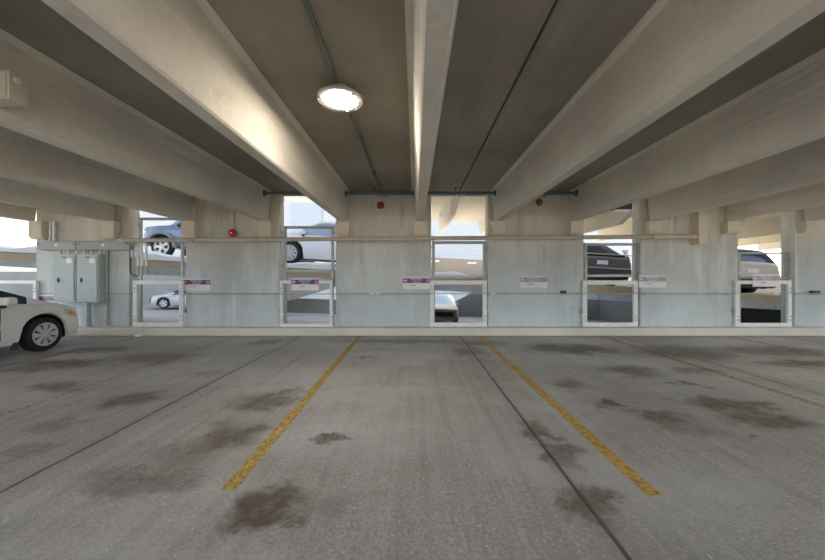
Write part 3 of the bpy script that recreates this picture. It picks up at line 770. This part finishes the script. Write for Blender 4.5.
# pickups
def pickup(label, loc, rot, mat, glass, hood=1.12, roof=1.85):
    top = [(0, .96), (.04, .98), (1.85, .98), (1.9, roof - .14), (2.1, roof), (3.2, roof), (3.9, hood + .06), (4.3, hood), (5.2, hood - .1), (5.4, .8)]
    belt = [(0, .95), (3.9, hood - .05), (5.2, hood - .2), (5.4, .65)]
    t, bo = vehicle('pickup_truck', label, 'pickup truck', loc, rot, 5.4, 1.98, top, belt, 4.35, 1.05, .39, mat, glass, wind=((3.22, 3.88),), side=((2.15, 2.7), (2.78, 3.75)), back=(), sill=.4,
                    head=(5.15, 5.36, (3, 4)), tail=(.06, (3,)), plate=False, spokes=6, tumble=.22)
    mirror(t, 3.6, .94, hood, mat, 1); mirror(t, 3.6, -.94, hood, mat, -1); handles(t, (2.3, 3.0), 1.98, .9)
    g = MB().box(-.035, .0, -.80, .80, .52, .99).build('tailgate', mat, t, .012, local=True)
    MB().box(-.05, -.035, -.15, .15, .80, .90).build('tailgate_handle', 'chrome', g, .005, local=True)
    MB().box(-.04, .02, -.84, .84, .985, 1.01).build('tailgate_lit_edge', 'beige', g, local=True)  # lit top edge of the tailgate, put in as beige
    MB().box(-.16, -.02, -.88, .88, .40, .52).build('rear_bumper', 'chrome', t, .02, local=True)
    MB().box(1.84, 1.87, -.6, .6, 1.08, 1.46).build('rear_window', glass, t, .02, local=True)
    MB().box(5.38, 5.47, -.9, .9, .42, .6).build('front_bumper', 'chrome', t, .02, local=True)
    MB().box(5.36, 5.41, -.62, .62, .62, .86).build('grille', 'black', t, .01, local=True)
    return t
px_ = 5.5
top = [(0, .78), (.06, .93), (.5, .97), (1.1, 1.36), (1.7, 1.45), (2.6, 1.42), (3.4, .98), (4.4, .8), (4.7, .5)]
belt = [(0, .75), (.5, .9), (3.4, .9), (4.4, .72), (4.7, .45)]
c, bo = vehicle('sedan', 'charcoal sedan with its back to the wall, on the ramp behind the grey rail', 'car', (px_, 9.75, zr(px_)), (SL, 0, PI / 2), 4.7, 1.9, top, belt, 3.75, .95, .33, 'car_dark',
                wind=((2.62, 3.38),), back=((.5, 1.1),), side=((1.0, 1.8), (1.9, 3.2)), tail=(.12, (3,)), head=(4.1, 4.6, (4, 5)))
MB().box(-.045, .05, -.86, .86, .30, .50).build('rear_bumper', 'dark', c, .03, local=True)
MB().box(-.055, .0, -.84, .84, .50, .525).build('bumper_strip', 'chrome', c, .005, local=True)
MB().box(-.02, .12, -.85, .85, .915, .94).build('boot_lit_edge', 'beige', c, .01, local=True)  # light on the upper boot edge, painted as a beige strip
mirror(c, 3.0, .93, .92, 'car_dark', 1); mirror(c, 3.0, -.93, .92, 'car_dark', -1); handles(c, (2.0, 1.2), 1.9, .8)
lx = 1.25
pickup('brown pickup facing the wall on the lower level, seen through the centre guard frame', (lx, 16.4 + 5.4, zl(lx)), (-.025, 0, -PI / 2), 'car_tan', 'teal_glass', 1.06, 1.64)
# cream hatchback at far right
sx = 9.95
top = [(0, .8), (.05, .95), (.08, 1.0), (.26, 1.33), (.6, 1.40), (2.0, 1.43), (2.7, 1.4), (3.5, .98), (4.4, .8), (4.6, .5)]
belt = [(0, .75), (3.5, .9), (4.4, .72), (4.6, .45)]
c, bo = vehicle('hatchback', 'cream hatchback with its back to the wall on the ramp at far right', 'car', (sx, 9.75, zr(sx)), (SL, 0, PI / 2), 4.6, 1.8, top, belt, 3.7, .95, .32, 'car_cream',
                wind=((2.72, 3.48),), back=((.06, .27),), side=((.7, 1.9), (2.0, 3.3)), tail=(.1, (5,)), head=(4.1, 4.5, (4, 5)))
MB().box(-.05, .06, -.8, .8, .3, .48).build('rear_bumper', 'dark', c, .03, local=True)
mirror(c, 3.1, .9, .92, 'car_cream', 1); mirror(c, 3.1, -.9, .92, 'car_cream', -1); handles(c, (2.1, 1.2), 1.8, .8)
top = [(0, .8), (.1, .98), (.75, 1.0), (1.35, 1.36), (2.0, 1.43), (2.7, 1.4), (3.5, .98), (4.4, .8), (4.6, .5)]
# silver sedan on the lower level
qx = PX(161, 21.6)
a = math.radians(9)
s, bo = vehicle('sedan', 'silver sedan with dark front seen through the guard frame beside the cabinets', 'car', (qx + 3.68 * math.cos(a), 22.5 + 3.68 * math.sin(a), zl(qx) + .0), (0, -.025, PI + a), 4.6, 1.8, top, belt, 3.7, .95, .33, 'car_silver',
                wind=((2.72, 3.48),), back=((.75, 1.35),), side=((1.1, 1.9), (2.0, 3.3)), tail=(.2, (3, 4)), head=(4.1, 4.5, (4, 5)), spokes=5)
MB().box(4.5, 4.62, -.7, .7, .3, .62).build('grille', 'black', s, .03, local=True)
mirror(s, 3.1, .9, .92, 'car_silver', 1); mirror(s, 3.1, -.9, .92, 'car_silver', -1); handles(s, (2.1, 1.2), 1.8, .8)

# white building beyond the ramp
bx = -12
t = thing('building', 'white sided building with a pale blue rectangle beyond the ramp', 'building', (bx, 30, -3))
MB().box(-31, 26, 30, 40, -3, 13).build('wall', 'siding', t)
MB().box(PX(291, 29.9), PX(322, 29.9), 29.85, 30, PZ(252, 30), PZ(203, 30)).build('panel', 'panel', t)  # pale blue rectangle over part of the siding
MB().box(-31.2, 26.2, 29.7, 40.2, 13, 13.4).build('roof', 'snow', t)
# snow patches / far wall signs on the parapet
for i, (p, q) in enumerate(((435, 261), (472, 263))):
    Y = RY1 - .27; X, Z = PX(p, Y), PZ(q, Y)
    o = MB().box(X - .24, X + .24, Y, Y + .02, Z - .05, Z + .05).build('bay_plate', 'sign_white')
    tag(o, ['left', 'right'][i] + ' small white plate on the taupe parapet in the centre opening', 'plate', 'white plates on the parapet')
# hanging lamp under the cream soffit
X = PX(442, 10.4); z = PZ(216, 10.4)
t = thing('hanging_lamp', 'small lamp hanging on a rod under the cream soffit, centre opening', 'lamp', (X, 10.4, z))
MB().tube([(X, 10.4, z + .1), (X, 10.4, zu(X))], .012, 8).build('rod', 'beige', t)
MB().prism([(X - .06, z + .13), (X + .06, z + .13), (X + .09, z), (X - .09, z)], 'y', 10.32, 10.48).build('shade', 'beige', t)
# floodlight beside the fourth opening
Y = 8.3; xa, xb = PX(613, Y), PX(633, Y); za = PZ(210, Y)
t = thing('flood_lamp', 'dark grey flood lamp on an arm high in the opening right of the pale sign', 'lamp', (xb, Y, za))
MB().box(xa, xb - .04, Y - .12, Y + .12, za, za + .17).build('head', 'dark', t, .02)
MB().box(xa + .03, xb - .08, Y - .1, Y + .1, za - .012, za).build('lens', 'lens', t)
MB().tube([(xb - .05, Y, za + .1), (xb + .06, Y, za + .16), (xb + .06, WB - .02, za + .16)], .025, 8).build('arm', 'grey_metal', t, smooth=True)
# white triangular placard on the rail
Y = 7.845; X = PX(625.5, Y)
o = MB().prism([(PX(622, Y), PZ(250, Y)), (PX(628.5, Y), PZ(250, Y)), (PX(626, Y), PZ(258, Y))], 'y', Y, Y + .01).build('placard', 'sign_white')
tag(o, 'small white triangular placard hanging at the rail by the charcoal sedan', 'placard')
t = thing('overhead_wire', 'thin wire sagging across the sky in the far left opening', 'wire', (-14, 14, 4))
MB().tube([(-19 + k, 14, PZ(222, 14) + .9 - k * .13 + .012 * (k - 5) ** 2) for k in range(0, 11)], .012, 6).build('wire', 'grey_metal', t)
struct(MB().tube([(-19, 14, -3), (-19, 14, PZ(222, 14) + 1.3)], .12, 10).build('utility_pole', 'deck'))

# ------------------------------------------------------------------ light
w = bpy.data.worlds.new('World'); scene.world = w; w.use_nodes = True
nt = w.node_tree; bg = nt.nodes['Background']
sky = nt.nodes.new('ShaderNodeTexSky'); sky.sky_type = 'NISHITA'; sky.sun_disc = False
sky.sun_elevation = math.radians(40); sky.sun_rotation = math.radians(37); sky.air_density = 1.0; sky.dust_density = 2.5; sky.ozone_density = 1.0
hs = nt.nodes.new('ShaderNodeHueSaturation'); hs.inputs['Saturation'].default_value = .62
nt.links.new(sky.outputs[0], hs.inputs['Color']); nt.links.new(hs.outputs[0], bg.inputs[0]); bg.inputs[1].default_value = .28
sun = bpy.data.lights.new('sun', 'SUN'); sun.energy = 5.0; sun.angle = math.radians(.6); sun.color = (1, .90, .76)
so = bpy.data.objects.new('sun', sun); COL.objects.link(so)
d = Vector((-.45, -.60, -.60))          # low winter sun from beyond the ramp, to the right
so.rotation_euler = d.to_track_quat('-Z', 'Y').to_euler()

cam = bpy.data.cameras.new('camera'); cam.sensor_width = 36; cam.lens = F / 825 * 36
cam.shift_x = -2.5 / 825; cam.shift_y = -3.0 / 825; cam.clip_end = 400
co = bpy.data.objects.new('camera', cam); COL.objects.link(co)
co.location = (0, 0, HC); co.rotation_euler = (PI / 2, 0, 0); scene.camera = co
scene.view_settings.view_transform = 'Standard'; scene.view_settings.look = 'None'
scene.view_settings.gamma = 1; scene.view_settings.use_curve_mapping = False
scene.view_settings.exposure = 1.42
scene.cycles.max_bounces = 14; scene.cycles.diffuse_bounces = 8; scene.cycles.use_denoising = True
